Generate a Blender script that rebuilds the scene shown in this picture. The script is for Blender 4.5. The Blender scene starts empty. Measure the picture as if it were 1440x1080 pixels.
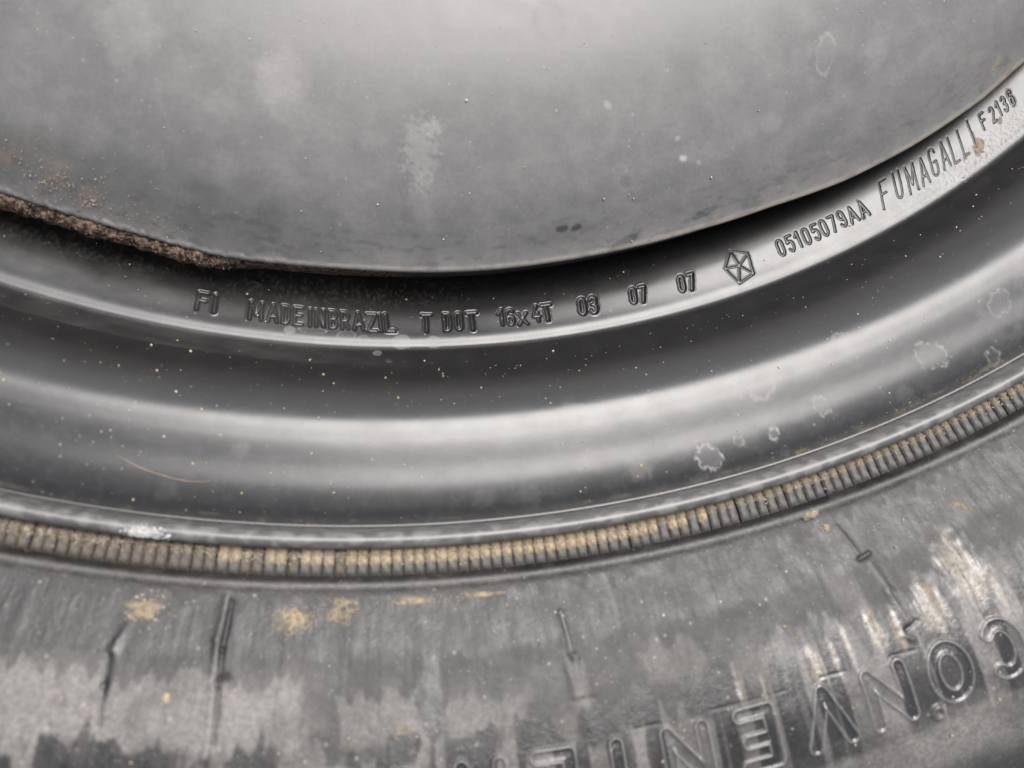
import bpy, math
import numpy as np
from mathutils import Matrix

# ------------------------------------------------------------------ camera, sky, sun, exposure
S = bpy.context.scene
MM = 0.001
def rot_xyz(a, b):
    return Matrix.Rotation(b, 4, 'Y') @ Matrix.Rotation(a, 4, 'X')
cam_d = bpy.data.cameras.new('camera'); cam = bpy.data.objects.new('camera', cam_d)
S.collection.objects.link(cam); S.camera = cam
cam.matrix_world = Matrix.Translation((1.594*MM, -195.899*MM, 106.199*MM)) @ rot_xyz(.008, -.144)
cam_d.sensor_width = 36; cam_d.lens = 27.05; cam_d.clip_start = .005; cam_d.clip_end = 500
cam_d.dof.use_dof = True; cam_d.dof.focus_distance = .134; cam_d.dof.aperture_fstop = 15

SUN_EL, SUN_AZ = 58.0, 74.0           # azimuth counted from +x towards +y
w = bpy.data.worlds.new('World'); S.world = w; w.use_nodes = True
nt = w.node_tree; bg = nt.nodes['Background']; bg.inputs['Strength'].default_value = .05
sky = nt.nodes.new('ShaderNodeTexSky'); sky.sky_type = 'NISHITA'; sky.sun_disc = False
sky.sun_elevation = math.radians(SUN_EL); sky.sun_rotation = math.radians(90-SUN_AZ)
sky.dust_density = 2.0; sky.air_density = 1.0
hs = nt.nodes.new('ShaderNodeHueSaturation'); hs.inputs['Saturation'].default_value = .35   # thin white overcast
nt.links.new(sky.outputs[0], hs.inputs['Color']); nt.links.new(hs.outputs[0], bg.inputs[0])
sd = bpy.data.lights.new('sun', 'SUN'); sd.energy = 1.5; sd.angle = math.radians(46); sd.color = (1, .965, .935)
sun = bpy.data.objects.new('sun', sd); S.collection.objects.link(sun)
sun.rotation_euler = (math.radians(90-SUN_EL), 0, math.radians(SUN_AZ+90))
S.view_settings.view_transform = 'Standard'; S.view_settings.look = 'None'
S.view_settings.gamma = 1; S.view_settings.exposure = 1.95
S.cycles.use_adaptive_sampling = True; S.cycles.use_denoising = True

rng = np.random.default_rng(7)

# ------------------------------------------------------------------ noise
def _hash(ix, iy, seed):
    n = (ix.astype(np.int64)*374761393 + iy.astype(np.int64)*668265263 + seed*974711) & 0x7fffffff
    n = ((n ^ (n >> 13))*1274126177) & 0x7fffffff
    return ((n ^ (n >> 16)) & 0xffff)/65535.0
def vnoise(x, y, seed=0):
    ix, iy = np.floor(x), np.floor(y); fx, fy = x-ix, y-iy
    fx, fy = fx*fx*(3-2*fx), fy*fy*(3-2*fy)
    a, b = _hash(ix, iy, seed), _hash(ix+1, iy, seed)
    c, d = _hash(ix, iy+1, seed), _hash(ix+1, iy+1, seed)
    return (a*(1-fx)+b*fx)*(1-fy)+(c*(1-fx)+d*fx)*fy
def fbm(x, y, o=4, seed=0, g=.5):
    s, a, t = 0, 1, 0
    for k in range(o):
        s = s+a*vnoise(x*2**k+17.3*k, y*2**k-9.1*k, seed+k); t += a; a *= g
    return s/t
def sstep(a, b, x):
    t = np.clip((x-a)/(b-a), 0, 1); return t*t*(3-2*t)

# ------------------------------------------------------------------ profiles (r, z) in mm, z = 0 at the flange
RIM = [(172,-44),(173.6,-36),(175.5,-30),(178.5,-27.3),(182,-25.5),(185.8,-23.95),(187.3,-23.3),(188.3,-22.98),(189.15,-22.55),(190.0,-21.5),(191.3,-18.8),(193.1,-15.0),
       (195,-11.6),(197.2,-8.5),(200,-6.1),(203.0,-5.15),(207,-4.6),(210,-4.15),(212.5,-4.05),(214.4,-4.25),(215.2,-4.3),(215.45,-3.2),(215.5,-1.6),(215.85,-.7),(216.4,-.35),
       (217.0,-.45),(217.55,-.95),(217.75,-1.8),(217.5,-3),(217.0,-4.5)]
DISC = [(28,-30),(33,-24),(50,-21),(80,-14),(110,-9),(130,-8.2),(145,-9.1),(156,-11.2),(165,-14.0),(170,-16.1),(174,-18.1),(175.9,-18.9),
        (176.6,-19.0),(176.85,-19.25),(176.8,-19.9),(176.4,-22),(176.0,-34)]
TYRE = [(217.3,-5),(217.8,-4.0),(218.3,-3.5),(219.5,-3.2),(220.8,-2.9),(221.5,-2.2),(221.8,-.7),(222.15,.1),(222.8,.28),(223.4,.05),
        (224.2,.3),(226,1.2),(230,3.4),(235,5.8),(240,7.6),(246,9.0),(252,9.2),(258,8.2),(268,4),(280,-4),(292,-18),(300,-34),(303,-55),
        (300,-76),(290,-90),(275,-99),(255,-104)]
def spline(P, step):
    """Catmull-Rom through P, then resampled; step(r) gives the spacing in mm."""
    P = np.array(P, float); P = np.vstack([2*P[0]-P[1], P, 2*P[-1]-P[-2]]); o = []
    for i in range(1, len(P)-2):
        a, b, c, d = P[i-1:i+3]
        t = np.linspace(0, 1, 40, endpoint=False)[:, None]
        o.append(.5*((2*b)+(c-a)*t+(2*a-5*b+4*c-d)*t*t+(3*b-a-3*c+d)*t**3))
    o = np.vstack(o+[P[-2:-1]])
    L = np.r_[0, np.cumsum(np.hypot(*np.diff(o, axis=0).T))]
    q, s = [], 0.0
    while s < L[-1]:
        q.append(s); s += step(np.interp(s, L, o[:, 0]), np.interp(s, L, o[:, 1]))
    q.append(L[-1]); q = np.array(q)
    return np.stack([np.interp(q, L, o[:, 0]), np.interp(q, L, o[:, 1])], 1), q
def theta_array(a, b, fine, coarse=1.0):
    d = np.arange(a, b+1e-9, fine); e = np.linspace(b, a+360, int((360-(b-a))/coarse)+1)[1:-1]
    return np.concatenate([d, e])

class Surf:
    """A surface of revolution with a height field on it. Angles are degrees from -y, counted towards +x."""
    def __init__(self, prof, step, ta, tb, fine, coarse=1.0):
        self.p, self.s = spline(prof, step); self.th = theta_array(ta, tb, fine, coarse)
        self.R = self.p[:, 0]; self.Z = self.p[:, 1]
        g = np.gradient(self.p, axis=0); g /= np.linalg.norm(g, axis=1)[:, None]
        self.N2 = np.stack([-g[:, 1], g[:, 0]], 1)
        self.TH, self.RR = np.meshgrid(self.th, self.R, indexing='ij')
        self.SS = np.broadcast_to(self.s, self.TH.shape)
        self.H = np.zeros(self.TH.shape); self.DR = np.zeros(self.TH.shape)
        self.C = np.zeros(self.TH.shape+(4,), np.float32); self.C[..., 3] = 1
    def s_of(self, r, top=True):
        m = np.maximum.accumulate(self.R) == self.R
        return np.interp(r, self.R[m], self.s[m])
    def pos(self):
        t = np.radians(self.TH); r = self.R+self.N2[:, 0]*self.H+self.DR; z = self.Z+self.N2[:, 1]*self.H
        return np.stack([r*np.sin(t), -r*np.cos(t), z], -1)
    def finish(self):
        P = self.pos(); self.P = P
        dt = np.roll(P, -1, 0)-np.roll(P, 1, 0); ds = np.gradient(P, axis=1)
        n = np.cross(dt, ds); n /= np.linalg.norm(n, axis=-1)[..., None]+1e-12
        self.NN = n
        return self
    def z_at(self, r):
        m = np.maximum.accumulate(self.R) == self.R
        return np.interp(r, self.R[m], self.Z[m])
    def mesh(self, name, mask=None):
        nT, nR = self.TH.shape
        i, j = np.meshgrid(np.arange(nT), np.arange(nR-1), indexing='ij'); i2 = (i+1) % nT
        F = np.stack([i*nR+j, i2*nR+j, i2*nR+j+1, i*nR+j+1], -1)
        if mask is not None: F = F[mask]
        F = F.reshape(-1, 4)
        used, inv = np.unique(F, return_inverse=True); F = inv.reshape(-1, 4)
        P = self.P.reshape(-1, 3)[used]*MM; N = self.NN.reshape(-1, 3)[used]
        u = (self.TH*218*np.pi/180*.1).reshape(-1)[used]; v = (self.SS*.1).reshape(-1)[used]; C = self.C.reshape(-1, 4)[used]
        me = bpy.data.meshes.new(name)
        me.vertices.add(len(P)); me.vertices.foreach_set('co', P.astype(np.float32).ravel())
        me.loops.add(F.size); me.loops.foreach_set('vertex_index', F.astype(np.int32).ravel())
        me.polygons.add(len(F)); me.polygons.foreach_set('loop_start', np.arange(0, F.size, 4, dtype=np.int32))
        me.update(calc_edges=True)
        me.polygons.foreach_set('use_smooth', np.ones(len(F), bool))
        uv = me.uv_layers.new(name='polar')
        uv.data.foreach_set('uv', np.stack([u[F.ravel()], v[F.ravel()]], 1).astype(np.float32).ravel())
        ca = me.color_attributes.new('marks', 'FLOAT_COLOR', 'POINT'); ca.data.foreach_set('color', C.ravel())
        me.normals_split_custom_set_from_vertices(N)
        return me
    def facemask(self, vm):
        a = vm[:, :-1] | vm[:, 1:]; return a | np.roll(a, -1, 0)

# ------------------------------------------------------------------ materials
def new_mat(name):
    m = bpy.data.materials.new(name); m.use_nodes = True
    return m, m.node_tree, m.node_tree.nodes['Principled BSDF']
class NB:
    def __init__(s, t): s.t = t
    def n(s, k, **kw):
        x = s.t.nodes.new(k)
        for a, b in kw.items(): setattr(x, a, b)
        return x
    def put(s, sock, v):
        if hasattr(v, 'type') and hasattr(v, 'links'): s.t.links.new(v, sock)
        else: sock.default_value = v
    def math(s, op, a, b=None, c=None, clamp=False):
        x = s.n('ShaderNodeMath', operation=op, use_clamp=clamp); s.put(x.inputs[0], a)
        if b is not None: s.put(x.inputs[1], b)
        if c is not None: s.put(x.inputs[2], c)
        return x.outputs[0]
    def mix(s, f, a, b):
        x = s.n('ShaderNodeMix', data_type='RGBA'); s.put(x.inputs[0], f); s.put(x.inputs[6], a); s.put(x.inputs[7], b)
        return x.outputs[2]
    def noise(s, vec, scale, detail=4, rough=.55, dist=0):
        x = s.n('ShaderNodeTexNoise'); s.put(x.inputs['Vector'], vec); x.inputs['Scale'].default_value = scale
        x.inputs['Detail'].default_value = detail; x.inputs['Roughness'].default_value = rough; x.inputs['Distortion'].default_value = dist
        return x.outputs[0]
    def ramp(s, v, a, b, lo=0., hi=1.):
        x = s.n('ShaderNodeMapRange', interpolation_type='SMOOTHSTEP'); s.put(x.inputs[0], v)
        for i, q in zip((1, 2, 3, 4), (a, b, lo, hi)): s.put(x.inputs[i], q)
        return x.outputs[0]
    def scale(s, vec, v3):
        x = s.n('ShaderNodeVectorMath', operation='MULTIPLY'); s.put(x.inputs[0], vec); x.inputs[1].default_value = v3
        return x.outputs[0]
    def bump(s, h, strength, dist, nrm=None):
        x = s.n('ShaderNodeBump'); x.inputs['Strength'].default_value = strength; x.inputs['Distance'].default_value = dist
        s.put(x.inputs['Height'], h)
        if nrm is not None: s.t.links.new(nrm, x.inputs['Normal'])
        return x.outputs[0]
def marks_of(b):
    a = b.n('ShaderNodeAttribute', attribute_name='marks'); q = b.n('ShaderNodeSeparateColor'); b.t.links.new(a.outputs['Color'], q.inputs[0])
    b.polish = b.math('SUBTRACT', 1.0, a.outputs['Alpha'])      # rubbed smooth, and painted sheen streaks
    return q.outputs[0], q.outputs[1], q.outputs[2]
def specks(b, vec, scale, thr, seed=0):
    x = b.n('ShaderNodeTexVoronoi', feature='F1'); b.put(x.inputs['Vector'], vec); x.inputs['Scale'].default_value = scale
    q = b.n('ShaderNodeSeparateColor'); b.t.links.new(x.outputs['Color'], q.inputs[0])
    size = b.math('MULTIPLY', b.math('POWER', q.outputs[0], 6.0), thr)
    return b.ramp(b.math('SUBTRACT', size, x.outputs['Distance']), 0, .06)

def paint(name, base, dust, dust_amt, rough, bumpd=1.0):
    """Worn black wheel paint under a thin uneven film of dust."""
    m, t, p = new_mat(name); b = NB(t)
    tc = b.n('ShaderNodeTexCoord'); ob = tc.outputs['Object']; uv = b.n('ShaderNodeUVMap', uv_map='polar').outputs[0]
    R, G, B = marks_of(b)
    n1 = b.noise(ob, 45, 5, .6); n2 = b.noise(ob, 220, 5, .6); n3 = b.noise(ob, 1400, 3, .6)
    film = b.math('ADD', b.ramp(n1, .2, .85, dust_amt*.6, dust_amt*.9), b.ramp(n2, .35, .8, 0, dust_amt*.3))
    sp = specks(b, ob, 900, .24); sp2 = specks(b, ob, 2400, .3)
    film = b.math('ADD', film, b.math('MULTIPLY', b.math('MAXIMUM', sp, b.math('MULTIPLY', sp2, .6)), .22))
    film = b.math('ADD', film, b.math('MULTIPLY', R, .75), clamp=True)
    film = b.math('MULTIPLY', film, b.ramp(n3, .2, .8, .88, 1.08), clamp=True)
    col = b.mix(film, base+(1,), dust+(1,))
    col = b.mix(b.math('MULTIPLY', G, b.ramp(n3, .3, .6, .4, 1)), col, (.19, .155, .11, 1))
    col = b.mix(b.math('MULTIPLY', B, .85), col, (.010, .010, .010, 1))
    b.put(p.inputs['Base Color'], col)
    rg = b.math('ADD', b.ramp(n2, .2, .8, rough-.03, rough+.04), b.math('MULTIPLY', film, .35))
    rg = b.math('ADD', rg, b.math('MULTIPLY', G, .4), clamp=True)
    b.put(p.inputs['Roughness'], rg)
    b.put(p.inputs['Specular IOR Level'], b.math('SUBTRACT', .75, b.math('MULTIPLY', G, .6), clamp=True))
    h = b.math('ADD', b.math('MULTIPLY', n3, .5), b.math('MULTIPLY', b.noise(ob, 420, 3, .5), 1.0))
    h = b.math('ADD', h, b.math('MULTIPLY', G, b.noise(ob, 2500, 3, .6)))
    b.put(p.inputs['Normal'], b.bump(h, .09*bumpd, .0001))
    return m
M_RIM = paint('black_rim_paint', (.009, .0085, .0085), (.27, .26, .25), .015, .31)
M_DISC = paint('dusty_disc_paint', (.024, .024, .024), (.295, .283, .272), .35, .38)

def rubber(name, ribs=False):
    m, t, p = new_mat(name); b = NB(t)
    tc = b.n('ShaderNodeTexCoord'); ob = tc.outputs['Object']; uv = b.n('ShaderNodeUVMap', uv_map='polar').outputs[0]
    R, G, B = marks_of(b)
    n1 = b.noise(ob, 60, 5, .65); n2 = b.noise(ob, 300, 5, .65); n3 = b.noise(ob, 1500, 4, .7)
    film = b.math('ADD', b.ramp(n1, .35, .68, .0, .05), b.ramp(n2, .42, .7, 0, .07))
    film = b.math('ADD', film, b.math('MULTIPLY', R, .5), clamp=True)
    film = b.math('MULTIPLY', film, b.math('SUBTRACT', 1.0, b.math('MULTIPLY', B, .9)))
    film = b.math('MULTIPLY', film, b.ramp(n3, .25, .75, .6, 1.3), clamp=True)
    sp = b.math('MAXIMUM', specks(b, ob, 800, .25), b.math('MULTIPLY', specks(b, ob, 2000, .34), .7))
    col = b.mix(film, (.011, .0105, .0105, 1), (.26, .243, .228, 1))
    col = b.mix(b.math('MULTIPLY', sp, .3), col, (.38, .33, .26, 1))
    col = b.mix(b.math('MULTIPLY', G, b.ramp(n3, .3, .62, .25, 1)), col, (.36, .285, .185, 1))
    b.put(p.inputs['Base Color'], col)
    rg = b.math('SUBTRACT', b.ramp(n2, .3, .7, .42, .6), b.math('MULTIPLY', B, .14)); rg = b.math('ADD', rg, b.math('MULTIPLY', G, .4), clamp=True)
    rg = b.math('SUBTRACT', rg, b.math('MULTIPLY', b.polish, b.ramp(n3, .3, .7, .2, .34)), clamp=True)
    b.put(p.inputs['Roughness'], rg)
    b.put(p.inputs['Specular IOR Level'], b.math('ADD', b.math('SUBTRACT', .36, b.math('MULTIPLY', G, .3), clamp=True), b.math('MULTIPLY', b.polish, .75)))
    h = b.math('ADD', b.math('MULTIPLY', n3, .7), n2)
    b.put(p.inputs['Normal'], b.bump(h, .5, .00018))
    return m
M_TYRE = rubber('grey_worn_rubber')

def simple(name, c1, c2, rough=.8, scale=900, spec=.3, bump=.5, dist=.0002):
    m, t, p = new_mat(name); b = NB(t)
    tc = b.n('ShaderNodeTexCoord'); oi = b.n('ShaderNodeObjectInfo')
    n = b.noise(tc.outputs['Object'], scale, 5, .65)
    b.put(p.inputs['Base Color'], b.mix(b.ramp(n, .40, .62), c1+(1,), c2+(1,)))
    p.inputs['Roughness'].default_value = rough; p.inputs['Specular IOR Level'].default_value = spec
    b.put(p.inputs['Normal'], b.bump(n, bump, dist)); return m
M_RUST = simple('rust_crust', (.03, .015, .010), (.21, .155, .12), .9, 1100, .2, .9, .0006)
M_SAND = simple('pale_sand', (.30, .24, .15), (.45, .38, .28), .8, 380, .3)
M_DIRT = simple('tan_dirt', (.19, .155, .11), (.33, .275, .21), .9, 500, .2)
M_CHALK = simple('white_chalk', (.28, .28, .26), (.50, .50, .48), .7, 700, .4, .6, .0003)
M_CHIP = simple('black_chip', (.010, .010, .010), (.03, .028, .025), .4, 600, .5)
M_HAIR = simple('blond_hair', (.34, .24, .13), (.45, .34, .2), .45, 300, .5)
M_GROUND = simple('grey_concrete', (.16, .155, .15), (.27, .26, .245), .9, 40, .3, .4, .003)

# ------------------------------------------------------------------ objects
def link(name, me, mat, parent=None, loc=(0, 0, 0)):
    if mat and not me.materials: me.materials.append(mat)
    o = bpy.data.objects.new(name, me); S.collection.objects.link(o)
    if parent: o.parent = parent
    o.location = loc; return o
def tag(o, label=None, cat=None, group=None, kind=None):
    for k, v in (('label', label), ('category', cat), ('group', group), ('kind', kind)):
        if v: o[k] = v
BASE = -.1045
me = bpy.data.meshes.new('ground'); g = 150
me.from_pydata([(-g, -g, BASE), (g, -g, BASE), (g, g, BASE), (-g, g, BASE)], [], [(0, 1, 2, 3)])
ground = link('ground', me, M_GROUND); tag(ground, 'grey concrete ground under the wheel', kind='structure')
wheel = bpy.data.objects.new('spare_wheel', None); S.collection.objects.link(wheel); wheel.location = (0, 0, BASE); wheel.empty_display_size = .05
tag(wheel, 'worn black steel spare wheel with stamped numbers and a dusty narrow tyre', 'wheel')
UP = (0, 0, -BASE)

# ------------------------------------------------------------------ stroke font
def arc(cx, cy, rx, ry, a, b, n=10):
    t = np.radians(np.linspace(a, b, n)); return [(cx+rx*math.cos(q), cy+ry*math.sin(q)) for q in t]
def oval(w, r):   # upright racetrack
    return [arc(w/2, 1-r, w/2, r, 0, 180)+arc(w/2, r, w/2, r, 180, 360)+[(w, 1-r)]]
def font(ch, w):
    h = w/2
    return {
    'F': [[(0, 0), (0, 1), (w, 1)], [(0, .52), (w*.85, .52)]],
    'I': [[(0, 0), (0, 1)]],
    'M': [[(0, 0), (0, 1), (h, .25), (w, 1), (w, 0)]],
    'A': [[(0, 0), (h, 1), (w, 0)], [(w*.18, .3), (w*.82, .3)]],
    'D': [[(0, 0), (0, 1), (h, 1)]+arc(h, .72, h, .28, 90, 0, 7)+arc(h, .28, h, .28, 0, -90, 7)+[(0, 0)]],
    'E': [[(w, 1), (0, 1), (0, 0), (w, 0)], [(0, .52), (w*.85, .52)]],
    'N': [[(0, 0), (0, 1), (w, 0), (w, 1)]],
    'B': [[(0, 0), (0, 1), (h, 1)]+arc(h, .76, h*.95, .24, 90, -90, 9)+[(0, .52)], [(h, .52)]+arc(h, .26, h, .26, 90, -90, 9)+[(0, 0)]],
    'R': [[(0, 0), (0, 1), (h, 1)]+arc(h, .74, h, .26, 90, -90, 9)+[(0, .48)], [(h, .48), (w, 0)]],
    'Z': [[(0, 1), (w, 1), (0, 0), (w, 0)]],
    'L': [[(0, 1), (0, 0), (w, 0)]],
    'T': [[(0, 1), (w, 1)], [(h, 1), (h, 0)]],
    'O': oval(w, .3), '0': oval(w, .27),
    'U': [[(0, 1), (0, .25)]+arc(h, .25, h, .25, 180, 360)+[(w, 1)]],
    'G': [arc(h, .76, h, .24, 10, 180)+arc(h, .24, h, .24, 180, 360)+[(w, .48), (h, .48)]],
    'C': [arc(h, .72, h, .28, 20, 180)+arc(h, .28, h, .28, 180, 340)],
    'V': [[(0, 1), (h, 0), (w, 1)]],
    'X': [[(0, .72), (w, 0)], [(w, .72), (0, 0)]],
    '1': [[(-.16, .70), (0.03, 1), (0.03, 0)]],
    '2': [arc(h, .74, h, .26, 165, -25)+[(0, 0), (w, 0)]],
    '3': [arc(h, .76, h, .24, 160, -80)+[(h*.8, .52)], [(h*.8, .52)]+arc(h, .26, h, .26, 80, -160)],
    '4': [[(w, .3), (0, .3), (w*.6, 1)], [(w*.72, .55), (w*.72, 0)]],
    '5': [[(w, 1), (0.03, 1), (0, .58)]+arc(h, .33, h, .33, 120, -150)],
    '6': [arc(h, .74, h, .26, 20, 180)+[(0, .3)], [p for p in oval(w, .28)[0]] and arc(h, .28, h, .28, 0, 360, 16)],
    '7': [[(0, 1), (w, 1), (w*.3, 0)]],
    '9': [arc(h, .72, h, .28, 0, 360, 16), [(w, .72)]+arc(h, .26, h, .26, 0, -160)],
    '*': [], }[ch]
def segs(lines):
    out = []
    for l in lines:
        for a, b in zip(l[:-1], l[1:]): out.append((a, b))
    return out
def dist(X, Y, sg):
    D = np.full(X.shape, 1e9)
    for (ax, ay), (bx, by) in sg:
        dx, dy = bx-ax, by-ay; L = dx*dx+dy*dy+1e-12
        t = np.clip(((X-ax)*dx+(Y-ay)*dy)/L, 0, 1)
        np.minimum(D, np.hypot(X-ax-t*dx, Y-ay-t*dy), out=D)
    return D

# ------------------------------------------------------------------ mark painting on a surface (chalk, dirt, dark)
def local(sf, th, r):
    """index window helpers: tangent coordinates (mm) round a point"""
    dth = (sf.TH-th+180) % 360-180
    return np.radians(dth)*r, sf.SS-sf.s_of(r)
def blob(sf, ch, th, r, rx, ry, amt, rot=0, seed=0, rough=.5, soft=.5, ring=0, freq=None):
    w = max(rx, ry)*2.2
    i = np.where(np.abs((sf.th-th+180) % 360-180)*math.pi/180*r < w)[0]; s0 = sf.s_of(r); j = np.where(np.abs(sf.s-s0) < w)[0]
    if not len(i) or not len(j): return
    ij = np.ix_(i, j)
    u = np.radians((sf.TH[ij]-th+180) % 360-180)*r; v = sf.SS[ij]-s0
    c, s = math.cos(math.radians(rot)), math.sin(math.radians(rot)); a, b2 = (u*c+v*s), (-u*s+v*c)
    f = freq or 3.0/max(rx, ry)
    nz = fbm(u*f+seed*3.1, v*f+seed*7.7, 4, seed)-.5
    d = np.hypot(a/rx, b2/ry)+nz*rough*2
    if ring: m = np.clip(1-np.abs(d-1)/ring, 0, 1)*sstep(.25, .5, fbm(u*f*.6+9, v*f*.6, 2, seed+5))+.18*(d < 1)
    else: m = 1-sstep(1-soft, 1+soft*.3, d)
    sf.C[ij+(ch,)] = np.clip(sf.C[ij+(ch,)]+m*amt, 0, 1)

# ================================================================== rim
def rim_step(r, z): return .115 if 177.5 < r < 190.5 and z < -18 else .3
rim = Surf(RIM, rim_step, -24, 44, .034, 1.2)
# slight unevenness of pressed steel, plus an added tilt of the stamped band
core = sstep(-30, -22, rim.TH)*(1-sstep(42, 48, rim.TH))
band = sstep(173, 180, rim.RR)*(1-sstep(187.4, 191.5, rim.RR))*(rim.Z < -18)
lean = np.interp(rim.TH, [-24, 3, 14, 25, 44], [.16, .165, .05, -.10, -.15])      # band tilt added to steer its reflections: dark at left, bright at right
rim.H += core*band*lean*(rim.RR-185)
uu = np.radians(rim.TH)*200
rim.H += core*(.06*(fbm(uu*.05, rim.SS*.08, 2, 3)-.5)+.008*(fbm(uu*.35, rim.SS*.5, 2, 5)-.5))
STAMPS = [  # characters, (angle, radius) each, height, stroke half width, depth, lean
 ('FI', [(-9.503,183.77),(-8.882,183.82)], 3.1, .46, .36, -7.5),
 ('MADEINBRAZIL', [(-6.828,184.05),(-5.998,184.07),(-5.341,184.06),(-4.715,184.1),(-4.12,184.22),(-3.619,184.23),(-2.951,184.24),(-2.357,184.3),(-1.669,184.32),(-.976,184.52),(-.539,184.5),(-.063,184.47)], 3.15, .41, .36, -6),
 ('TDOT', [(1.853,184.62),(2.937,184.48),(3.539,184.44),(4.253,184.57)], 3.2, .42, .36, 1),
 ('16X4T', [(5.832,184.2),(6.308,184.35),(6.959,184.5),(7.734,184.22),(8.314,184.34)], 2.9, .40, .36, 3),
 ('03', [(10.289,184.15),(10.912,184.24)], 2.9, .46, .4, 7),
 ('07', [(13.22,184.04),(13.784,184.19)], 2.8, .40, .36, 10),
 ('07', [(16.076,184.11),(16.645,184.3)], 2.8, .40, .36, 12),
 ('*', [(19.596,184.25)], 7.0, .22, .24, 8),
 ('05105079AA', [(22.324,183.82),(22.953,183.79),(23.517,183.69),(24.015,183.76),(24.645,183.79),(25.211,183.72),(25.823,183.76),(26.446,183.65),(27.15,183.8),(27.892,183.82)], 2.8, .28, .26, 9),
 ('FUMAGALLI', [(29.549,183.34),(30.586,183.12),(31.511,183.43),(32.41,183.48),(33.259,183.16),(34.093,183.12),(34.791,183.28),(35.558,183.23),(36.332,182.9)], 4.8, .21, .20, 27),
 ('F2136', [(37.474,182.48),(38.185,182.7),(38.757,182.54),(39.225,182.6),(39.798,182.57)], 2.6, .25, .22, 26)]
WID = {'1': 0}; WID.update(M=.62, I=0, N=.42, A=.5, T=.52, L=.42, E=.4, F=.42, X=.45, Z=.5, U=.4, G=.36)
stamp_faces = []
taken = np.zeros((len(rim.th), len(rim.R)-1), bool)
jobs = []
for txt, pos, hgt, hw, dep, lean in STAMPS:
    hgt *= 1 if txt == '*' else 1.08
    for k, (ch, (th, r)) in enumerate(zip(txt, pos)):
        s0 = rim.s_of(r); half = hgt*.75+1.2
        i = np.where(np.abs(rim.th-th)*math.pi/180*r < half)[0]; j = np.where(np.abs(rim.s-s0) < half)[0]; ij = np.ix_(i, j)
        u = np.radians(rim.TH[ij]-th)*r; v = -(rim.SS[ij]-s0)
        u = u-v*math.tan(math.radians(lean)); v = v/ math.cos(math.radians(lean))**.5
        wob = .05; u = u+wob*(fbm(u*1.2+k*7, v*1.2, 2, 11+k)-.5)*2
        if ch == '*':
            V = [(2.75*math.sin(math.radians(a)), 3.5*math.cos(math.radians(a))) for a in (-12, 60, 132, 204, 276)]
            sg = [(V[q], V[(q+1) % 5]) for q in range(5)]+[((0, 0), (p[0]*.96, p[1]*.96)) for p in V]
        else:
            wd = WID.get(ch, .34)*(.86 if txt in ('MADEINBRAZIL', 'TDOT') else 1)
            if txt == '03': wd = .32
            if txt == 'FUMAGALLI': wd = dict(F=.27, U=.25, M=.34, A=.30, G=.25, L=.22, I=0)[ch]
            if txt == 'F2136' : wd = {'F': .36, '1': 0}.get(ch, .30)
            if txt in ('07',): wd = .30
            sg = [((a[0]*hgt-wd*hgt/2, a[1]*hgt-hgt/2), (b_[0]*hgt-wd*hgt/2, b_[1]*hgt-hgt/2)) for a, b_ in segs(font(ch, wd))]
        d = dist(u, v, sg)
        jobs.append((txt, ch, ij, d, hw*1.12, dep*1.1))
# carve (characters of one row may touch: take the deepest), then split the faces
hh = np.zeros(rim.H.shape); best = np.full(rim.H.shape, 9.0); owner = np.full(rim.H.shape, -1)
for n, (txt, ch, ij, d, hw, dep) in enumerate(jobs):
    q = d/hw
    trench = -dep*.72*(.5+.5*np.cos(np.pi*np.clip(q/1.1, 0, 1)))
    lip = .10*np.exp(-((q-1.3)/.17)**2)
    hh[ij] = np.minimum(hh[ij], trench); lipmap = np.where(trench < 0, 0, lip); hh[ij] = np.where(hh[ij] < 0, hh[ij], np.maximum(hh[ij], lipmap))
    better = q < best[ij]; bb = best[ij]; bb[better] = q[better]; best[ij] = bb
    oo = owner[ij]; oo[better & (q < 1.45)] = n; owner[ij] = oo
rim.H += hh

# marks on the rim
blob(rim, 1, 36.05, 185.6, 2.0, 1.1, 1.0, -30, 2, .5, .25)
blob(rim, 1, 38.2, 184.4, 1.0, .5, .6, -30, 4, .6, .3)
blob(rim, 1, 35.0, 185.6, .9, .35, .7, -20, 5, .6, .3)
for a, r, rx, ry, k in [(.55,188.15,1.7,1.6,0),(2.16,188.24,1.5,1.3,0),(-1.33,187.76,.9,.8,.22),(-.66,190.1,.8,.9,0),(-.07,191.26,.45,.45,.3),(-3.9,186.6,2.2,.6,.12),(-2.2,187.2,1.4,1.1,.12),(-5,186.9,1,.8,0),(3.6,188,1.2,.6,0)]:
    blob(rim, 0, a, r, rx, ry, .30 if k == 0 else .35, 0, int(r*10) % 97, .14, .15, k)
for n, (a, r, rx, am, k) in enumerate([(7.57,200.97,2.6,.3,0),(12.98,211.3,2.1,.9,.16),(14.4,210.16,.9,.6,.3),(15.95,210.62,.9,.8,.3),(16.1,203.48,2.0,.5,.3),(15.0,203,1.6,.35,0),
      (23.92,208.34,2.5,.5,.14),(18.35,208.86,1.5,.7,.14),(-5.66,204.93,1.6,.12,0),(7.77,208.41,1.6,.3,0),(10,211,2.4,.2,0),(3.6,211.7,2.2,.06,0),(5.5,212.2,2.5,.07,0),(-8.14,211.57,2,.06,0),
      (28,206,2.2,.3,.2),(20.5,201,1.8,.35,.2),(30,203,2.5,.25,0),(26.5,213,1.4,.4,.3)]):
    blob(rim, 0, a, r, rx, rx*.8, am, n*37, 30+n, .42 if k else .5, .6, k)
blob(rim, 2, 19.15, 204.02, 1.6, .7, .5, -20, 61, .6, .4); blob(rim, 2, 8.6, 205, 1.4, .6, .35, 0, 62, .6, .4)
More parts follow.
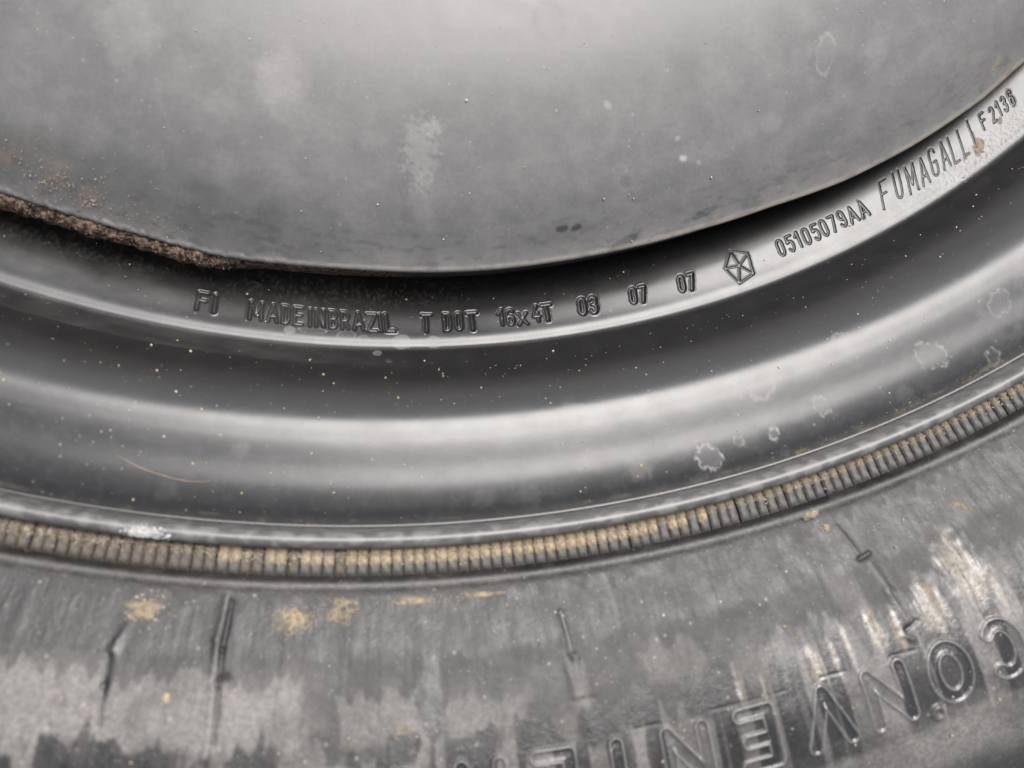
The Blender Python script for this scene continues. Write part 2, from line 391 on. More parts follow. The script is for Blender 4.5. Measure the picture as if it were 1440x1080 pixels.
for a in np.arange(-22, 42, 1.3):
    blob(rim, 1, a+rng.uniform(-.6, .6), 214.6+rng.uniform(-.5, .3), rng.uniform(.6, 2.2), rng.uniform(.15, .4), rng.uniform(.05, .35)*(1.6 if a > 14 else .7), 0, int(rng.integers(1, 90)), .8, .5)
# scuffed, scratchy patch along the lower right of the stamped band; dirt creeping out of the crevice
v1 = sstep(27, 34, rim.TH)*sstep(183.5, 186, rim.RR)*(1-sstep(187.5, 189.5, rim.RR))*(rim.Z < -18)
rim.C[..., 0] = np.clip(rim.C[..., 0]+v1*.35*sstep(.5, .66, fbm(uu*1.4, rim.SS*1.9, 4, 71)), 0, 1)
rim.H += v1*.05*(fbm(uu*2.2, rim.SS*2.8, 3, 72)-.5)
v2 = (1-sstep(178.2, 183, rim.RR))*(1-sstep(-1, 6, rim.TH)*.75)*core*(rim.Z < -18)
rim.C[..., 1] = np.clip(rim.C[..., 1]+v2*.25*sstep(.5, .7, fbm(uu*2.2, rim.SS*1.6, 4, 73)), 0, 1)
v3 = (1-sstep(-6, 2, rim.TH))*sstep(-30, -20, rim.TH)*(rim.RR < 192)
rim.C[..., 0] = np.clip(rim.C[..., 0]+v3*.12*fbm(uu*.25, rim.SS*.5, 3, 74), 0, 1)
vl = 0*np.exp(-((rim.RR-190.25)/.45)**2)*(rim.Z < -20)*core; rim.C[..., 1] = np.clip(rim.C[..., 1]+vl*(.35+.6*fbm(uu*.7, rim.SS*0, 4, 75)), 0, 1)
rl = sstep(215.2, 215.6, rim.RR)*core; rim.C[..., 0] = np.clip(rim.C[..., 0]+rl*(.30+.3*sstep(.4, .7, fbm(uu*.8, rim.SS*.8, 3, 76))), 0, 1)
wm = sstep(198, 202, rim.RR)*core; rim.C[..., 0] = np.clip(rim.C[..., 0]+wm*.08*sstep(.55, .72, fbm(uu*.35, rim.SS*.45, 5, 77, .6))*sstep(-4, 14, rim.TH)+wm*.03*sstep(.6, .7, fbm(uu*1.3, rim.SS*1.3, 4, 78)), 0, 1)
rim.finish()
fm_all = np.zeros((len(rim.th), len(rim.R)-1), bool); nxt = {}
own_face = np.maximum(np.maximum(owner[:, :-1], owner[:, 1:]), np.roll(np.maximum(owner[:, :-1], owner[:, 1:]), -1, 0))
rim_o = link('rim', rim.mesh('rim', own_face < 0), M_RIM, wheel, UP)
for n, job in enumerate(jobs):
    m = own_face == n
    if m.any():
        o = link('stamped_emblem' if job[1] == '*' else 'stamped_character', rim.mesh('stamped_character', m), M_RIM, rim_o)
        if job[1] == '*': o['label'] = 'stamped pentagon with a five-pointed star'

# ================================================================== disc
disc = Surf(DISC, lambda r, z: .28 if r > 118 else 2.0, -30, 50, .1, 1.5)
dth = (disc.TH+180) % 360-180; ud = np.radians(dth)*170
inner = sstep(150, 175, disc.RR)
off = np.interp(dth, [-40,-18.7,-15.4,-12,-8.6,-5.2,-1.7,1.8,5.5,9.3,13.3,17.4,21.8,26.3,31.2,36.6,39.1,50],
                     [-.9,-.95,-.95,-.65,.05,-.1,-.2,0,0,-.2,-.35,-.45,-.2,.75,1.15,1.25,.85,.5])
disc.DR = inner*off
disc.H += (dth > -32)*(dth < 52)*(.25*(fbm(ud*.02+3, disc.SS*.03, 2, 81)-.5)+.03*(fbm(ud*.25, disc.SS*.25, 2, 82)-.5))
edge = (disc.RR > 176)
disc.H += edge*sstep(-2, -8, dth)*sstep(-34, -26, dth)*.35*(fbm(ud*1.3, disc.SS*1.3, 3, 83)-.5)
def db(*a, **k): blob(disc, *a, **k)
db(0, 1.58, 159.6, 2.9, 5.2, .26, 0, 1, .9, .6, freq=2.2); db(0, 2.4, 156.0, 1.4, 1.6, .28, 20, 2, .8, .5, freq=2.5); db(0, 1.7, 167, 2.2, 5, .10, 0, 3, .8, .7)
db(2, 9.77, 141.7, 2.3, 2.9, .16, 0, 4, .12, .3, .35); db(2, 9.0, 144.5, 1.4, 1.6, .08, 0, 6, .3, .5)
db(2, 9.3, 171.9, 1.15, .62, .85, 0, 7, .10, .25); db(2, 10.1, 172.1, 1.1, .62, .85, -15, 8, .10, .25)
db(2, 13.1, 166.5, 1.2, 1.2, .3, 0, 9, .5, .5); db(2, 12.9, 175.6, 3.0, .8, .45, -14, 10, .3, .3); db(2, 17.6, 174.4, 2.6, .7, .4, -10, 12, .4, .3)
db(0, 26.78, 157.3, 1.6, 3.0, .34, 25, 13, .35, .3, .13)
for n, (a, r, q, am) in enumerate([(16.5,161.98,.5,.5),(16.69,165.18,.75,.8),(17.6,166.5,.5,.4),(12.57,154.77,.8,.4),(14,157,.4,.3),(-6.15,151.3,5,.22),(-14.33,148.2,6,.16),(-9,156,3,.12),(-1,158,2,.12),(22.5,164,2,.14),(30,160,3,.14),(8,160,4,.08)]):
    db(0, a, r, q, q*.85, am, n*20, 20+n, .4, .6)
for n, (a, r, rx, ry, am) in enumerate([(-15.1,173.4,2.4,1.2,.55),(-16.8,171.5,2.2,1.3,.45),(-18,168.7,3,2.5,.2),(-13.2,174.5,1.8,.6,.35),(-19.5,172,2.5,1.4,.5),(38.2,173.4,1.8,.7,.8),(36.4,169.1,.7,.35,.8),(23.3,173.2,.9,.5,.5),(24.6,171.5,.5,.25,.6)]):
    db(1, a, r, rx*1.2, ry*1.2, am*.8, -20, 50+n, .8, .6)
gt = sstep(165, 176, disc.RR)*(disc.Z > -20)
disc.C[..., 1] = np.clip(disc.C[..., 1]+gt*.2*sstep(.6, .74, fbm(ud*.9, disc.SS*.9, 4, 91)), 0, 1)
lip = np.exp(-((disc.RR-176.5)/.4)**2)*(disc.Z > -20)
disc.C[..., 1] = np.clip(disc.C[..., 1]+lip*(.15+.5*sstep(2, 16, dth))*(.5+.8*fbm(ud*.6, disc.SS*0, 3, 92)), 0, 1)
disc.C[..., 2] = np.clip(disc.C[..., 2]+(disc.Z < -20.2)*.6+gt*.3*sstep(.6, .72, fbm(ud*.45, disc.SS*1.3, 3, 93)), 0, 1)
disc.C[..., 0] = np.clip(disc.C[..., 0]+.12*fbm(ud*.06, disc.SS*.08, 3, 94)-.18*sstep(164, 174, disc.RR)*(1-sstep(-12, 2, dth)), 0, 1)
disc.C[..., 2] = np.clip(disc.C[..., 2]+.28*sstep(164, 173, disc.RR+4*(fbm(ud*.1, disc.SS*.1, 3, 95)-.5))*(.35+.65*(1-sstep(-12, 4, dth)))*(dth > -40)*(dth < 60), 0, 1)  # darker shading of the rolled edge put into the colour, strongest at left
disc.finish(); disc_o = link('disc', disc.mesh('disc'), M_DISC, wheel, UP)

# ================================================================== tyre
def tyre_step(r, z): return .16 if (224.5 < r < 257 and z > -2) else (.25 if r < 225 else 2.5)
tyre = Surf(TYRE, tyre_step, -26, 40, .045, 1.2)
ut = np.radians(tyre.TH)*235; side = sstep(223.8, 226, tyre.RR)*(tyre.Z > -3)*(1-sstep(258, 266, tyre.RR))*(tyre.TH < 41)
tyre.H += side*(.35*(fbm(ut*.05, tyre.SS*.05, 2, 101)-.5)+.06*(fbm(ut*.5, tyre.SS*.25, 3, 102)-.5)+.03*(fbm(ut*1.5, tyre.SS*1.5, 3, 103)-.5))
tyre.H += side*.10*(fbm(ut*.9, tyre.SS*.05, 2, 104)-.5)      # faint radial cords
TXT = [('C', 20.17), ('O', 18.17), ('N', 15.95), ('V', 13.78), ('E', 11.42), ('N', 9.12), ('I', 6.93), ('E', 4.95), ('N', 2.75), ('C', .5), ('E', -1.7)]
RC, LH, HW = 247.25, 6.8, .98
tj = []; town = np.full(tyre.H.shape, -1)
for n, (ch, th) in enumerate(TXT):
    s0 = tyre.s_of(RC)
    i = np.where(np.abs(tyre.th-th)*math.pi/180*RC < 9)[0]; j = np.where((np.abs(tyre.s-s0) < 9))[0]; ij = np.ix_(i, j)
    u = -np.radians(tyre.TH[ij]-th)*RC; v = (tyre.SS[ij]-s0)
    wd = dict(I=0, N=5.0, V=5.4, O=4.9, C=4.7, E=4.2)[ch]/LH
    if ch == 'O':
        ln = [arc(wd/2, .5, wd/2, .5, 0, 360, 28)]
    elif ch == 'C': ln = [arc(wd/2, .5, wd/2, .5, 50, 310, 24)]
    else: ln = font(ch, wd)
    sg = [((a[0]*LH-wd*LH/2, a[1]*LH-LH/2), (b_[0]*LH-wd*LH/2, b_[1]*LH-LH/2)) for a, b_ in segs(ln)]
    d = dist(u, v, sg)
    ridge = .27*np.exp(-((d-HW+.12)/.19)**2); inner_h = (.02+.12*(d/HW)**2)*(1-sstep(HW-.2, HW, d)); moat = -.0*np.exp(-((d-HW-.45)/.25)**2)
    tyre.H[ij] += ridge+inner_h+moat; tj.append((ij, d))
    fl = d < HW+.3; oo = town[ij]; oo[fl] = n; town[ij] = oo
    # clean, rubbed rubber inside the strokes; the sheen running inward is painted further down
    tyre.C[ij+(2,)] = np.clip(tyre.C[ij+(2,)]+.45*(1-sstep(HW-.3, HW+.1, d)), 0, 1)
    tyre.C[ij+(3,)] = np.clip(tyre.C[ij+(3,)]-.38*(1-sstep(HW, HW+.25, d)), 0, 1)
    c0 = tyre.C[ij+(0,)]; tyre.C[ij+(0,)] = np.clip(c0+.55*np.exp(-((d-HW+.12)/.16)**2), 0, 1)
# painted reflections (dark, glossy tracks) with paler film between them, ragged ends towards the rim
cell = fbm(ut*.42+5, tyre.SS*0+3, 3, 111); reach = 236.5+9*fbm(ut*.6, tyre.SS*0, 3, 112)-3*np.clip((tyre.TH-8)/15, 0, 1)
track = sstep(-.6, .9, tyre.RR-reach+3*(fbm(ut*1.2, tyre.SS*.3, 3, 113)-.5))*(1-sstep(249, 256, tyre.RR+3*(fbm(ut*.3, tyre.SS*.3, 3, 116)-.5)))*side
tyre.C[..., 2] = np.clip(tyre.C[..., 2]+track*sstep(.46, .52, cell+.25*(fbm(ut*.3, tyre.SS*.12, 3, 117)-.5))*.8, 0, 1)
tyre.C[..., 0] = np.clip(tyre.C[..., 0]+track*(1-sstep(.44, .52, cell))*.3, 0, 1)
tyre.C[..., 0] = np.clip(tyre.C[..., 0]+.42*sstep(252.5, 254, tyre.RR+2*(fbm(ut*.2, tyre.SS*.2, 3, 114)-.5))*side, 0, 1)
tyre.C[..., 0] = np.clip(tyre.C[..., 0]+(.10+.38*sstep(.42, .68, fbm(ut*.12, tyre.SS*.12, 4, 115)))*side*sstep(229, 240, tyre.RR+6*(fbm(ut*.1, tyre.SS*.1, 3, 118)-.5)+2.5*np.clip(-tyre.TH/12, -1.2, 2)), 0, 1)
def patch(a0, a1, r0, r1, am, ch, seed):
    i = np.where((tyre.th > a0-1) & (tyre.th < a1+1))[0]; j = np.where((tyre.R > r0-4) & (tyre.R < r1+4) & (tyre.Z > -2))[0]; ij = np.ix_(i, j)
    x, y = tyre.TH[ij], tyre.RR[ij]; nx = (fbm(x*1.1, y*.25, 3, seed)-.5)*.5; ny = (fbm(x*3.5, y*.12, 3, seed+1)-.5)*4.5
    m = sstep(a0-.05, a0+.12, x+nx)*(1-sstep(a1-.12, a1+.05, x+nx))*sstep(r0-.3, r0+.6, y+ny)*(1-sstep(r1-.8, r1+.8, y+ny*.4))
    tyre.C[ij+(ch,)] = np.clip(tyre.C[ij+(ch,)]+m*am, 0, 1)
    if ch == 2: tyre.C[ij+(0,)] *= 1-.98*m; tyre.C[ij+(3,)] = np.clip(tyre.C[ij+(3,)]-.10*m, 0, 1)
patch(-12, -2.6, 233, 241, .40, 0, 201); patch(-1.5, 1.2, 235, 241, .36, 0, 203); patch(1.8, 4.2, 236, 240, .24, 0, 209); patch(-12, -9, 228, 236, .15, 0, 212); patch(-6, -4.2, 230, 236, .12, 0, 205)
patch(-26, 41, 224.3, 231, .45, 2, 290); patch(8.2, 10.4, 233, 238, .22, 0, 206); patch(15.4, 16.6, 231, 237, .2, 0, 207)
for n, (a0, a1, r0, r1, am) in enumerate([(-9.6,-8.7,241,251,.8),(-8.3,-6.5,240.6,251,.85),(-6.1,-5.5,243,251,.7),(-4.6,-3.2,241,251,.6),(1.0,1.7,231,240,.8),(-.1,.9,240,252,.95),(1.9,3.3,239.8,252,.95),
        (3.9,5.3,238.6,243,.95),(5.9,6.6,238.8,243,.85),(7.3,8.3,236.6,242.3,.9),(9.3,11.3,237.4,242.4,.85),(12.5,13.3,239,243,.5),(14.6,15.2,236.5,242.6,.5),(-8.6,-8.25,228,236,.7),(-12,-10.2,242,250,.7)]):
    patch(a0, a1, r0, r1, am, 2, 210+3*n)  # dark patches painted in for reflections on the sidewall
rg_ = sstep(221.8, 222.2, tyre.RR)*(1-sstep(223.3, 223.8, tyre.RR))*(tyre.Z > -1); tyre.C[..., 0] = np.clip(tyre.C[..., 0]+rg_*.42*(.6+.8*fbm(ut*.2, tyre.SS*0, 3, 261)), 0, 1)
for ij, d in tj:     # dust-pale outline of every raised letter
    e = np.exp(-((d-HW+.10)/.17)**2); k_ = .75+.35*fbm(ut[ij]*.8, tyre.SS[ij]*.8, 3, 262)
    tyre.C[ij+(0,)] = np.clip(tyre.C[ij+(0,)]*(1-e)+e*k_*.85, 0, 1); tyre.C[ij+(2,)] *= 1-e
    tyre.C[ij+(0,)] = np.clip(tyre.C[ij+(0,)]+.30*(d < HW-.2)*fbm(ut[ij]*.5, tyre.SS[ij]*.5, 2, 263), 0, 1)
def tb(*a, **k): blob(tyre, *a, **k)
tb(1, -7.87, 226.2, 2.2, 1.4, .6, 0, 1, .7, .6); tb(1, -3.1, 226.4, 2.6, 1.5, .75, 0, 2, .7, .6); tb(1, -1.6, 226, 2, 1.2, .45, 0, 3, .8, .6)
tb(1, .8, 224.6, 3.6, .5, .7, 0, 4, .6, .6); tb(1, -1.5, 224.4, 2, .5, .7, 0, 5, .7, .6); tb(1, 3.3, 224.4, 2.6, .35, .8, 0, 6, .6, .5)
tb(1, 15.99, 222.9, 1.4, .6, .9, 0, 7, .4, .4); tb(1, 16.4, 225.2, .6, .6, .7, 0, 8, .4, .4)
tb(1, 21.5, 229, 2.0, .6, .4, 30, 9, .8, .6); tb(1, .5, 239, 1.3, .8, .3, 0, 10, .6, .6)
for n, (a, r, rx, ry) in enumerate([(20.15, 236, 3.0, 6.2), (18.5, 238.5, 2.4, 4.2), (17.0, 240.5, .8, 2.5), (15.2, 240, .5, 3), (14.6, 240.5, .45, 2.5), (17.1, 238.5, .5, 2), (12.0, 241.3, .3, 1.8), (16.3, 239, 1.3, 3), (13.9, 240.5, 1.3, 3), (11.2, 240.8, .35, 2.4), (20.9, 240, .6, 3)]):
    tb(3, a, r, rx*1.1, ry*1.1, -.85, 0, 20+n, .55, .6, freq=.9); tb(1, a, r, rx*.9, ry, .32, 0, 40+n, .5, .5, freq=1.2)  # gloss plus a tan tint that paints the warm sheen inward of the letters
patch(12.2, 24, 235.5, 252, -.26, 3, 280); patch(12.6, 24, 237, 244, .16, 0, 283)  # gloss and paler film put the right-hand glare into the surface
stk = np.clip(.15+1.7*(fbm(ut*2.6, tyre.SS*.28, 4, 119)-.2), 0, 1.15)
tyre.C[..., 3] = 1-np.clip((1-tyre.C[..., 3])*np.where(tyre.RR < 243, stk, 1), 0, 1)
# groove below the flange: dirt tint
gro = (tyre.RR < 221.3)*(tyre.Z < 1)*(tyre.TH < 41)
tyre.C[..., 1] = np.clip(tyre.C[..., 1]+gro*.35*fbm(ut*.5, tyre.SS*.6, 3, 120), 0, 1)
# mould lines, cracks, vent marks
def line(pts, hgt, w, dirt=0, ch=1):
    for (a0, r0), (a1, r1) in zip(pts[:-1], pts[1:]):
        am, rm = (a0+a1)/2, (r0+r1)/2; half = max(abs(r1-r0), abs(a1-a0)*4)/2+3
        i = np.where(np.abs(tyre.th-am)*math.pi/180*rm < half)[0]; j = np.where(np.abs(tyre.s-tyre.s_of(rm)) < half)[0]; ij = np.ix_(i, j)
        u = np.radians(tyre.TH[ij]-am)*rm; v = tyre.SS[ij]-tyre.s_of(rm)
        p0 = (math.radians(a0-am)*rm, tyre.s_of(r0)-tyre.s_of(rm)); p1 = (math.radians(a1-am)*rm, tyre.s_of(r1)-tyre.s_of(rm))
        d = dist(u+.12*(fbm(u*.9, v*.9, 3, 7)-.5)*2, v, [(p0, p1)])
        tyre.H[ij] += .62*hgt*np.exp(-(d/(w*1.45))**2)
        if dirt: tyre.C[ij+(ch,)] = np.clip(tyre.C[ij+(ch,)]+dirt*np.exp(-(d/w)**2), 0, 1)
line([(-5.36, 224), (-5.4, 229), (-5.3, 234), (-5.18, 241.3)], .40, .34, .55, 0); line([(-5.2, 224.6), (-5.22, 230), (-5.12, 234), (-4.98, 240)], -.40, .22, .8, 2); line([(-5.22, 233.2), (-5.0, 233)], -.6, .4, .9, 2)
line([(-5.18, 241.4), (-5.12, 241.8)], .4, .6)
line([(5.9, 227.6), (6.02, 232.2)], .25, .22, .7, 0); line([(6.0, 232.6), (6.15, 233)], -.4, .4); line([(5.85, 233), (5.95, 237.5)], .22, .4); line([(6.3, 233.4), (6.15, 237.5)], .18, .3); line([(5.8, 238), (6.5, 238)], -.12, .25); patch(5.75, 6.3, 233, 239.5, .32, 0, 270)
line([(6.1, 238.6), (6.3, 243)], .15, .5)
line([(-8.5, 231.5), (-8.42, 234.5), (-8.25, 238.6)], -.28, .35, .8, 2); line([(-8.0, 226), (-8.45, 231)], .2, .35)
line([(16.75, 225.5), (17.0, 229.5)], .22, .3); line([(16.95, 230.2), (17.4, 229.9)], -.45, .25, .7, 2); line([(17.15, 231.2), (17.3, 235), (17.5, 239.2)], .34, .55, .35, 0); line([(17.4, 235), (17.55, 237.5)], -.3, .2, .6, 2)
line([(17.3, 240.2), (17.8, 239.6)], -.4, .2, .7, 2); line([(17.15, 240.8), (17.4, 241.6)], .3, .3, .4, 0)
line([(7.6, 242.5), (8.4, 242.4)], -.1, .12); line([(10.1, 242.3), (12.6, 242.4)], -.07, .1)
line([(16.4, 242.5), (17.3, 242.9)], -.2, .12); line([(14.8, 242.4), (13.9, 242.2)], -.15, .1)
i = np.where(np.abs(tyre.th-17.36)*math.pi/180*251.9 < 3)[0]; j = np.where(np.abs(tyre.s-tyre.s_of(251.9)) < 3)[0]; ij = np.ix_(i, j)
dd = np.hypot(np.radians(tyre.TH[ij]-17.36)*251.9, tyre.SS[ij]-tyre.s_of(251.9))
tyre.H[ij] += .45*(1-sstep(.9, 1.35, dd))-.35*(1-sstep(.2, .6, dd)); tyre.C[ij+(0,)] = np.clip(tyre.C[ij+(0,)]+.35*(dd < 1.3), 0, 1)
tyre.finish()
tf = np.maximum(np.maximum(town[:, :-1], town[:, 1:]), np.roll(np.maximum(town[:, :-1], town[:, 1:]), -1, 0))
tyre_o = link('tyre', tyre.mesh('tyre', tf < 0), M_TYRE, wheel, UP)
for n, (ch, th) in enumerate(TXT):
    if (tf == n).any(): link('raised_letter', tyre.mesh('raised_letter', tf == n), M_TYRE, tyre_o)

# ribs moulded in the bead groove, one object each
def rib_mesh(seed, kind):
    r_ = np.random.default_rng(seed); nx, ny = 7, 9; V = []
    for a in range(nx):
        for b in range(ny):
            x = (a/(nx-1)-.5)*1.50; y = b/(ny-1)*3.55
            ex = 1-abs(2*a/(nx-1)-1)**5; ey = 1-abs(2*b/(ny-1)-1)**6
            z = -2.8+.9*(y/3.55)+.45*min(ex, 1)*min(1, ey*1.6)+r_.normal(0, .04)
            V.append((x*(1-.05*r_.random()), -218.0-y, z))
    F = [(a*ny+b, a*ny+b+1, (a+1)*ny+b+1, (a+1)*ny+b) for a in range(nx-1) for b in range(ny-1)]
    me = bpy.data.meshes.new('rib'); me.from_pydata([tuple(c*MM for c in v) for v in V], [], F)
    me.polygons.foreach_set('use_smooth', np.ones(len(F), bool))
    ca = me.color_attributes.new('marks', 'FLOAT_COLOR', 'POINT')
    C = np.zeros((len(V), 4), np.float32); C[:, 3] = 1
    for k, v in enumerate(V):
        q = (-v[1]-218)/3.55; e = r_.random()*.16
        C[k, 1] = ((1-float(sstep(.34+e, .56+e, q)))*(.75+.25*r_.random()), .10+.35*(1-q)*r_.random(), (1-float(sstep(.05+e, .3+e, q)))*.6)[kind]
        C[k, 0] = (.26, .05, .30)[kind]+.12*r_.random()
    ca.data.foreach_set('color', C.ravel()); me.materials.append(M_TYRE); me.update(); return me
RM = [[rib_mesh(10*c+k, c) for k in range(6)] for c in range(3)]
for k, a in enumerate(np.arange(-24, 41, .405)):
    q = a+rng.normal(0, 1.5); c = 1 if q < -4.5 else 0 if q < 10 else 2
    o = link('rib', RM[c][int(rng.integers(6))], None, tyre_o); o.rotation_euler = (0, 0, math.radians(a+rng.normal(0, .015)))

# ================================================================== loose dirt
ICO_V = []; t_ = (1+5**.5)/2
for a, b in ((1, t_), (-1, t_), (1, -t_), (-1, -t_)): ICO_V += [(0, a, b), (a, b, 0), (b, 0, a)]
ICO_V = np.array(ICO_V, float); ICO_V /= np.linalg.norm(ICO_V[0])
def hull_faces(V):
    F = []; n = len(V); L = min(np.linalg.norm(V[0]-V[k]) for k in range(1, n))*1.01
    for a in range(n):
        for b in range(a+1, n):
            for c in range(b+1, n):
                if max(np.linalg.norm(V[a]-V[b]), np.linalg.norm(V[b]-V[c]), np.linalg.norm(V[a]-V[c])) < L:
                    F.append((a, b, c) if np.dot(np.cross(V[b]-V[a], V[c]-V[a]), V[a]) > 0 else (a, c, b))
    return np.array(F)
ICO_F = hull_faces(ICO_V)
def grains(name, P, size, mat, squash=.7):
    """P: (n,3) mm; one mesh of irregular grains"""
    n = len(P); s = size[:, None, None]*(1+.35*(rng.random((n, 12, 1))-.5))*(.7+.6*rng.random((n, 1, 3)))
    V = ICO_V[None]*s; ang = rng.random(n)*6.283; c, q = np.cos(ang)[:, None], np.sin(ang)[:, None]
    V = np.stack([V[..., 0]*c-V[..., 1]*q, V[..., 0]*q+V[..., 1]*c, V[..., 2]*squash], -1)+P[:, None]
    F = (ICO_F[None]+12*np.arange(n)[:, None, None]).reshape(-1, 3)
    me = bpy.data.meshes.new(name); V = V.reshape(-1, 3)*MM
    me.vertices.add(len(V)); me.vertices.foreach_set('co', V.astype(np.float32).ravel())
    me.loops.add(F.size); me.loops.foreach_set('vertex_index', F.astype(np.int32).ravel())
    me.polygons.add(len(F)); me.polygons.foreach_set('loop_start', np.arange(0, F.size, 3, dtype=np.int32)); me.update(calc_edges=True)
    me.polygons.foreach_set('use_smooth', np.ones(len(F), bool))
    return link(name, me, mat)
def on(sf, th, r, lift=0):
    t = np.radians(th); z = sf.z_at(r)+lift; return np.stack([r*np.sin(t), -r*np.cos(t), z], -1)
def scatter(n, r0, r1, a0=-24, a1=42): return rng.uniform(a0, a1, n), rng.uniform(r0, r1, n)
P, Z = [], []
for sf, r0, r1, n in ((disc, 128, 176, 420), (rim, 178, 189, 120), (rim, 191, 199, 260), (rim, 199, 214.5, 330), (tyre, 225, 257, 900)):
    th, r = scatter(n, r0, r1); sz = .035+.16*rng.random(n)**5+.03*rng.random(n); P.append(on(sf, th, r, sz*.3)); Z.append(sz)
o = grains('sand_grains', np.vstack(P), np.concatenate(Z), M_SAND); tag(o, 'fine pale sand grains scattered over the dark paint and rubber', kind='stuff')
P, Z = [], []
# dirt packed along the inner half of the ribbed groove
n = 7000; th = rng.uniform(-24, 41, n); dens = fbm(th*.35, th*0, 3, 131); keep = rng.random(n) < np.clip((dens-.3)*1.5+.5*np.exp(-((th-1)/7)**2)-.2*(th > 20), .06, 1); th = th[keep]
ph = ((th+24+.2025) % .405)/.405-.5
r = 218.25+np.abs(rng.normal(0, .55, len(th)))+.5*fbm(th*.9, th*0+2, 2, 132); sz = .06+.13*rng.random(len(th))
zz = -2.8+.9*(r-218)/3.55+.45*(1-np.abs(2*ph)**5)*.8
t = np.radians(th); P = np.stack([r*np.sin(t), -r*np.cos(t), zz+.05], -1)
o = grains('packed_sand', P, sz, M_DIRT); tag(o, 'tan sand packed along the ribbed groove between rim and tyre', kind='stuff')
P, Z = [], []
for a, r, sa, sr, n, s in ((-7.7, 226.4, .35, 1.0, 55, .22), (-3.1, 226.6, .45, .9, 160, .13), (-1.6, 225.9, .5, .8, 80, .1), (1.0, 224.5, 1.2, .3, 120, .09), (3.3, 224.4, .6, .2, 60, .1),
                           (.4, 239, .25, .6, 14, .2), (-15.1, 173.4, .6, .9, 60, .1), (-16.9, 171.6, .7, 1.0, 60, .11), (-16.5, 171.5, 2.2, 2.2, 130, .10), (-12.5, 174, 2, .9, 60, .07), (16.3, 225.0, .12, .4, 10, .14), (38.2, 173.4, .5, .5, 60, .1), (19, 214.3, 2, .3, 40, .07), (24, 214, 2, .4, 60, .08)):
    th = rng.normal(a, sa, n); rr = rng.normal(r, sr, n); sf = disc if r < 177 else rim if r < 216 else tyre
    if sf is tyre: rr = np.maximum(rr, 224)
    if sf is disc: rr = np.minimum(rr, 176)
    sz = s*(.4+.8*rng.random(n)); P.append(on(sf, th, rr, sz*.2)); Z.append(sz)
o = grains('dirt_crumbs', np.vstack(P), np.concatenate(Z), M_DIRT); tag(o, 'clusters of tan dirt crumbs on the tyre and the disc edge', kind='stuff')

# rust crust along the disc edge in the crevice: part of the wheel
def strip(name, a0, a1, na, prof, seed, amp, mat, parent, taper):
    th = np.linspace(a0, a1, na); nb = len(prof); V = []
    k = taper(th); u = np.radians(th)*177
    for b, (r, z) in enumerate(prof):
        nz = fbm(u*1.6, np.full(na, b*.55), 4, seed)-.5; nz2 = fbm(u*4.5, np.full(na, b*1.3), 3, seed+9)-.5
        o_ = np.interp(th, [-40,-18.7,-15.4,-12,-8.6,0], [-.9,-.95,-.95,-.65,.05,-.1])
        rr = 176.2+(r-176.2)*k+o_+nz2*amp*.6*k; z2 = z+(nz*2+nz2)*amp*k-(1-k)*1.5
        t = np.radians(th); V.append(np.stack([rr*np.sin(t), -rr*np.cos(t), z2], -1))
    V = np.stack(V, 1).reshape(-1, 3)*MM
    F = [(a*nb+b, (a+1)*nb+b, (a+1)*nb+b+1, a*nb+b+1) for a in range(na-1) for b in range(nb-1)]
    me = bpy.data.meshes.new(name); me.from_pydata(V.tolist(), [], F); me.polygons.foreach_set('use_smooth', np.ones(len(F), bool))
    return link(name, me, mat, parent)
n = 1500; th = rng.uniform(-27, -8, n); k = rng.random(n); P = np.stack([0*th, 0*th, 0*th], -1)
r = 176.4+np.interp(th, [-40,-18.7,-15.4,-12,-8.6,0], [-.9,-.95,-.95,-.65,.05,-.1])+2.3*k; t = np.radians(th)
P = np.stack([r*np.sin(t), -r*np.cos(t), -19.6-1.1*k**2+rng.normal(0, .12, n)], -1)
o = grains('rust_flakes', P, .05+.14*rng.random(n)**2, M_RUST); tag(o, 'loose flakes of brown rust lying along the disc edge at left', kind='stuff')
crust = strip('rust_crust', -27, 4, 1700, [(175.4,-21.5),(176.0,-20.2),(176.3,-19.8),(176.7,-19.7),(177.1,-19.7),(177.5,-19.8),(177.9,-20.0),(178.3,-20.3),(178.6,-20.9),(178.8,-21.8),(178.8,-22.8),(178.5,-24),(178,-27)],
      151, .42, M_RUST, disc_o, lambda th: np.clip(1-sstep(-9.5, -6.5, th)*.78-.22*sstep(-6, 4, th), .02, 1)*(.75+.5*fbm(th*1.2, th*0, 3, 152)))

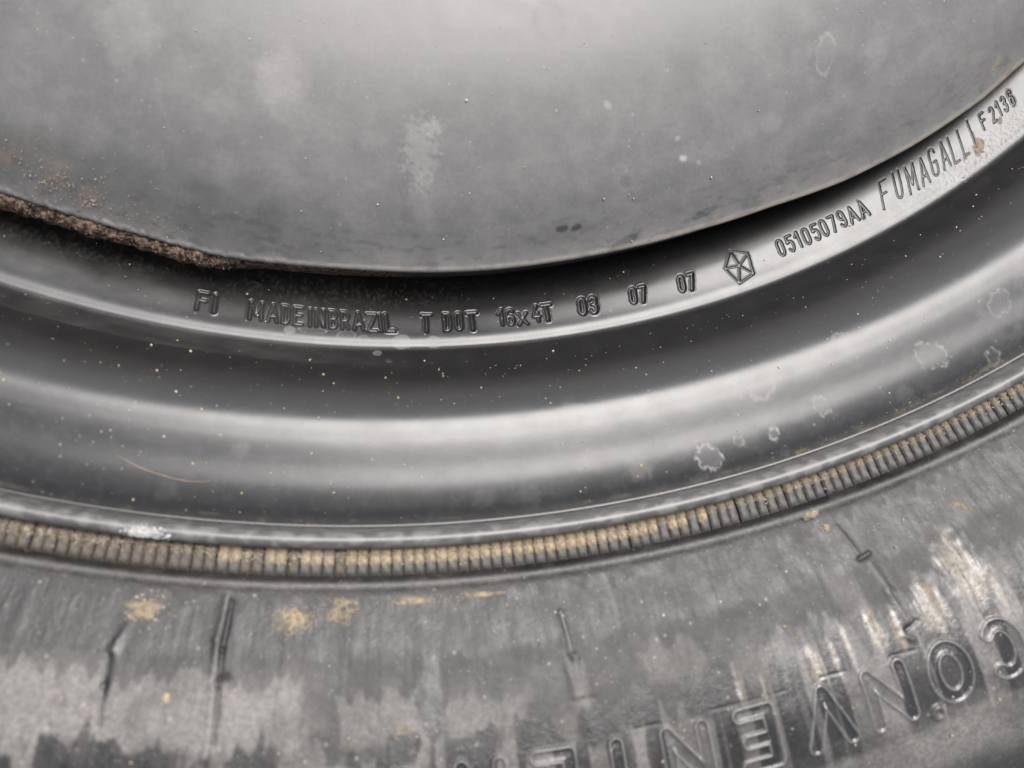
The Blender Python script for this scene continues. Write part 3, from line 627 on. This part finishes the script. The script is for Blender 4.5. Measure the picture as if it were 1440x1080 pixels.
# ---- single loose things
def lump(name, th, r, sf, rx, ry, rz, mat, seed, rot=0, lift=.3, nu=22, nv=12, rough=.35):
    t = math.radians(th); er = np.array([math.sin(t), -math.cos(t), 0]); et = np.array([math.cos(t), math.sin(t), 0])
    V = []
    for a in range(nv+1):
        ph = math.pi*a/nv
        for b in range(nu):
            q = 2*math.pi*b/nu; d = np.array([math.sin(ph)*math.cos(q), math.sin(ph)*math.sin(q), math.cos(ph)])
            k = 1+rough*(float(fbm(np.array([d[0]*1.7+d[2]+seed]), np.array([d[1]*1.7-d[2]*.7]), 3, seed)[0])-.5)*2
            x, y, z = d*k*[rx, ry, rz]; c, s = math.cos(math.radians(rot)), math.sin(math.radians(rot)); x, y = x*c-y*s, x*s+y*c
            V.append(tuple((et*x+er*y+np.array([0, 0, z]))*MM))
    F = [(a*nu+b, (a+1)*nu+b, (a+1)*nu+(b+1) % nu, a*nu+(b+1) % nu) for a in range(nv) for b in range(nu)]
    me = bpy.data.meshes.new(name); me.from_pydata(V, [], F); me.polygons.foreach_set('use_smooth', np.ones(len(F), bool)); me.update()
    z = float(sf.z_at(r)); o = link(name, me, mat, None, tuple(np.array([r*math.sin(t), -r*math.cos(t), z+lift])*MM)); return o
n = 420; th = -8.35+rng.normal(0, .33, n); rr = 216.9+rng.normal(0, .38, n); sz = .06+.14*rng.random(n)
o = grains('chalk_smear', on(rim, th, np.minimum(rr, 217.4), sz*.2), sz, M_CHALK, .5); tag(o, 'white crumbly chalk smear stuck on the flange edge', kind='stuff')
o = lump('rubber_chip', 17.3, 221.0, tyre, 1.35, .42, .3, M_CHIP, 5, 28, .75, 16, 8, .2); tag(o, 'small black rubber chip lying across the ribbed groove', 'chip')
o = lump('dirt_crumb', 16.0, 223.0, tyre, 1.35, .55, .4, M_DIRT, 8, -6, .15, 30, 14, .7); tag(o, 'large tan dirt crumb below the groove on the thin outer bead ring', 'crumb')
o = lump('pebble', -6.55, 235.3, tyre, .5, .6, .4, M_SAND, 9, 0, .2, 14, 8, .3); tag(o, 'round pale pebble alone on the dusty sidewall', 'pebble')
def hair_points():
    A = [(-10.05, 207.87), (-9.2, 208.9), (-8.2, 209.85), (-7.4, 209.95), (-6.6, 209.75)]
    Q = np.array(A); t = np.linspace(0, 1, 30); k = np.linspace(0, 1, 5)
    return np.interp(t, k, Q[:, 0]), np.polyval(np.polyfit(k, Q[:, 1], 3), t)
ha, hr = hair_points(); hp = on(rim, ha, hr, .12); V, F = [], []
for k, p in enumerate(hp):
    d = hp[min(k+1, 29)]-hp[max(k-1, 0)]; d /= np.linalg.norm(d); s1 = np.cross(d, (0, 0, 1)); s2 = np.cross(d, s1); rr = .032*(1-(2*k/29-1)**4*.7)
    for q in range(6): V.append(tuple((p+rr*(s1*math.cos(q*1.0472)+s2*math.sin(q*1.0472)))*MM))
for k in range(29):
    for q in range(6): F.append((k*6+q, k*6+(q+1) % 6, (k+1)*6+(q+1) % 6, (k+1)*6+q))
me = bpy.data.meshes.new('hair'); me.from_pydata(V, [], F); me.update()
o = link('hair', me, M_HAIR); tag(o, 'single short blond hair curled on the black bead seat', 'hair')
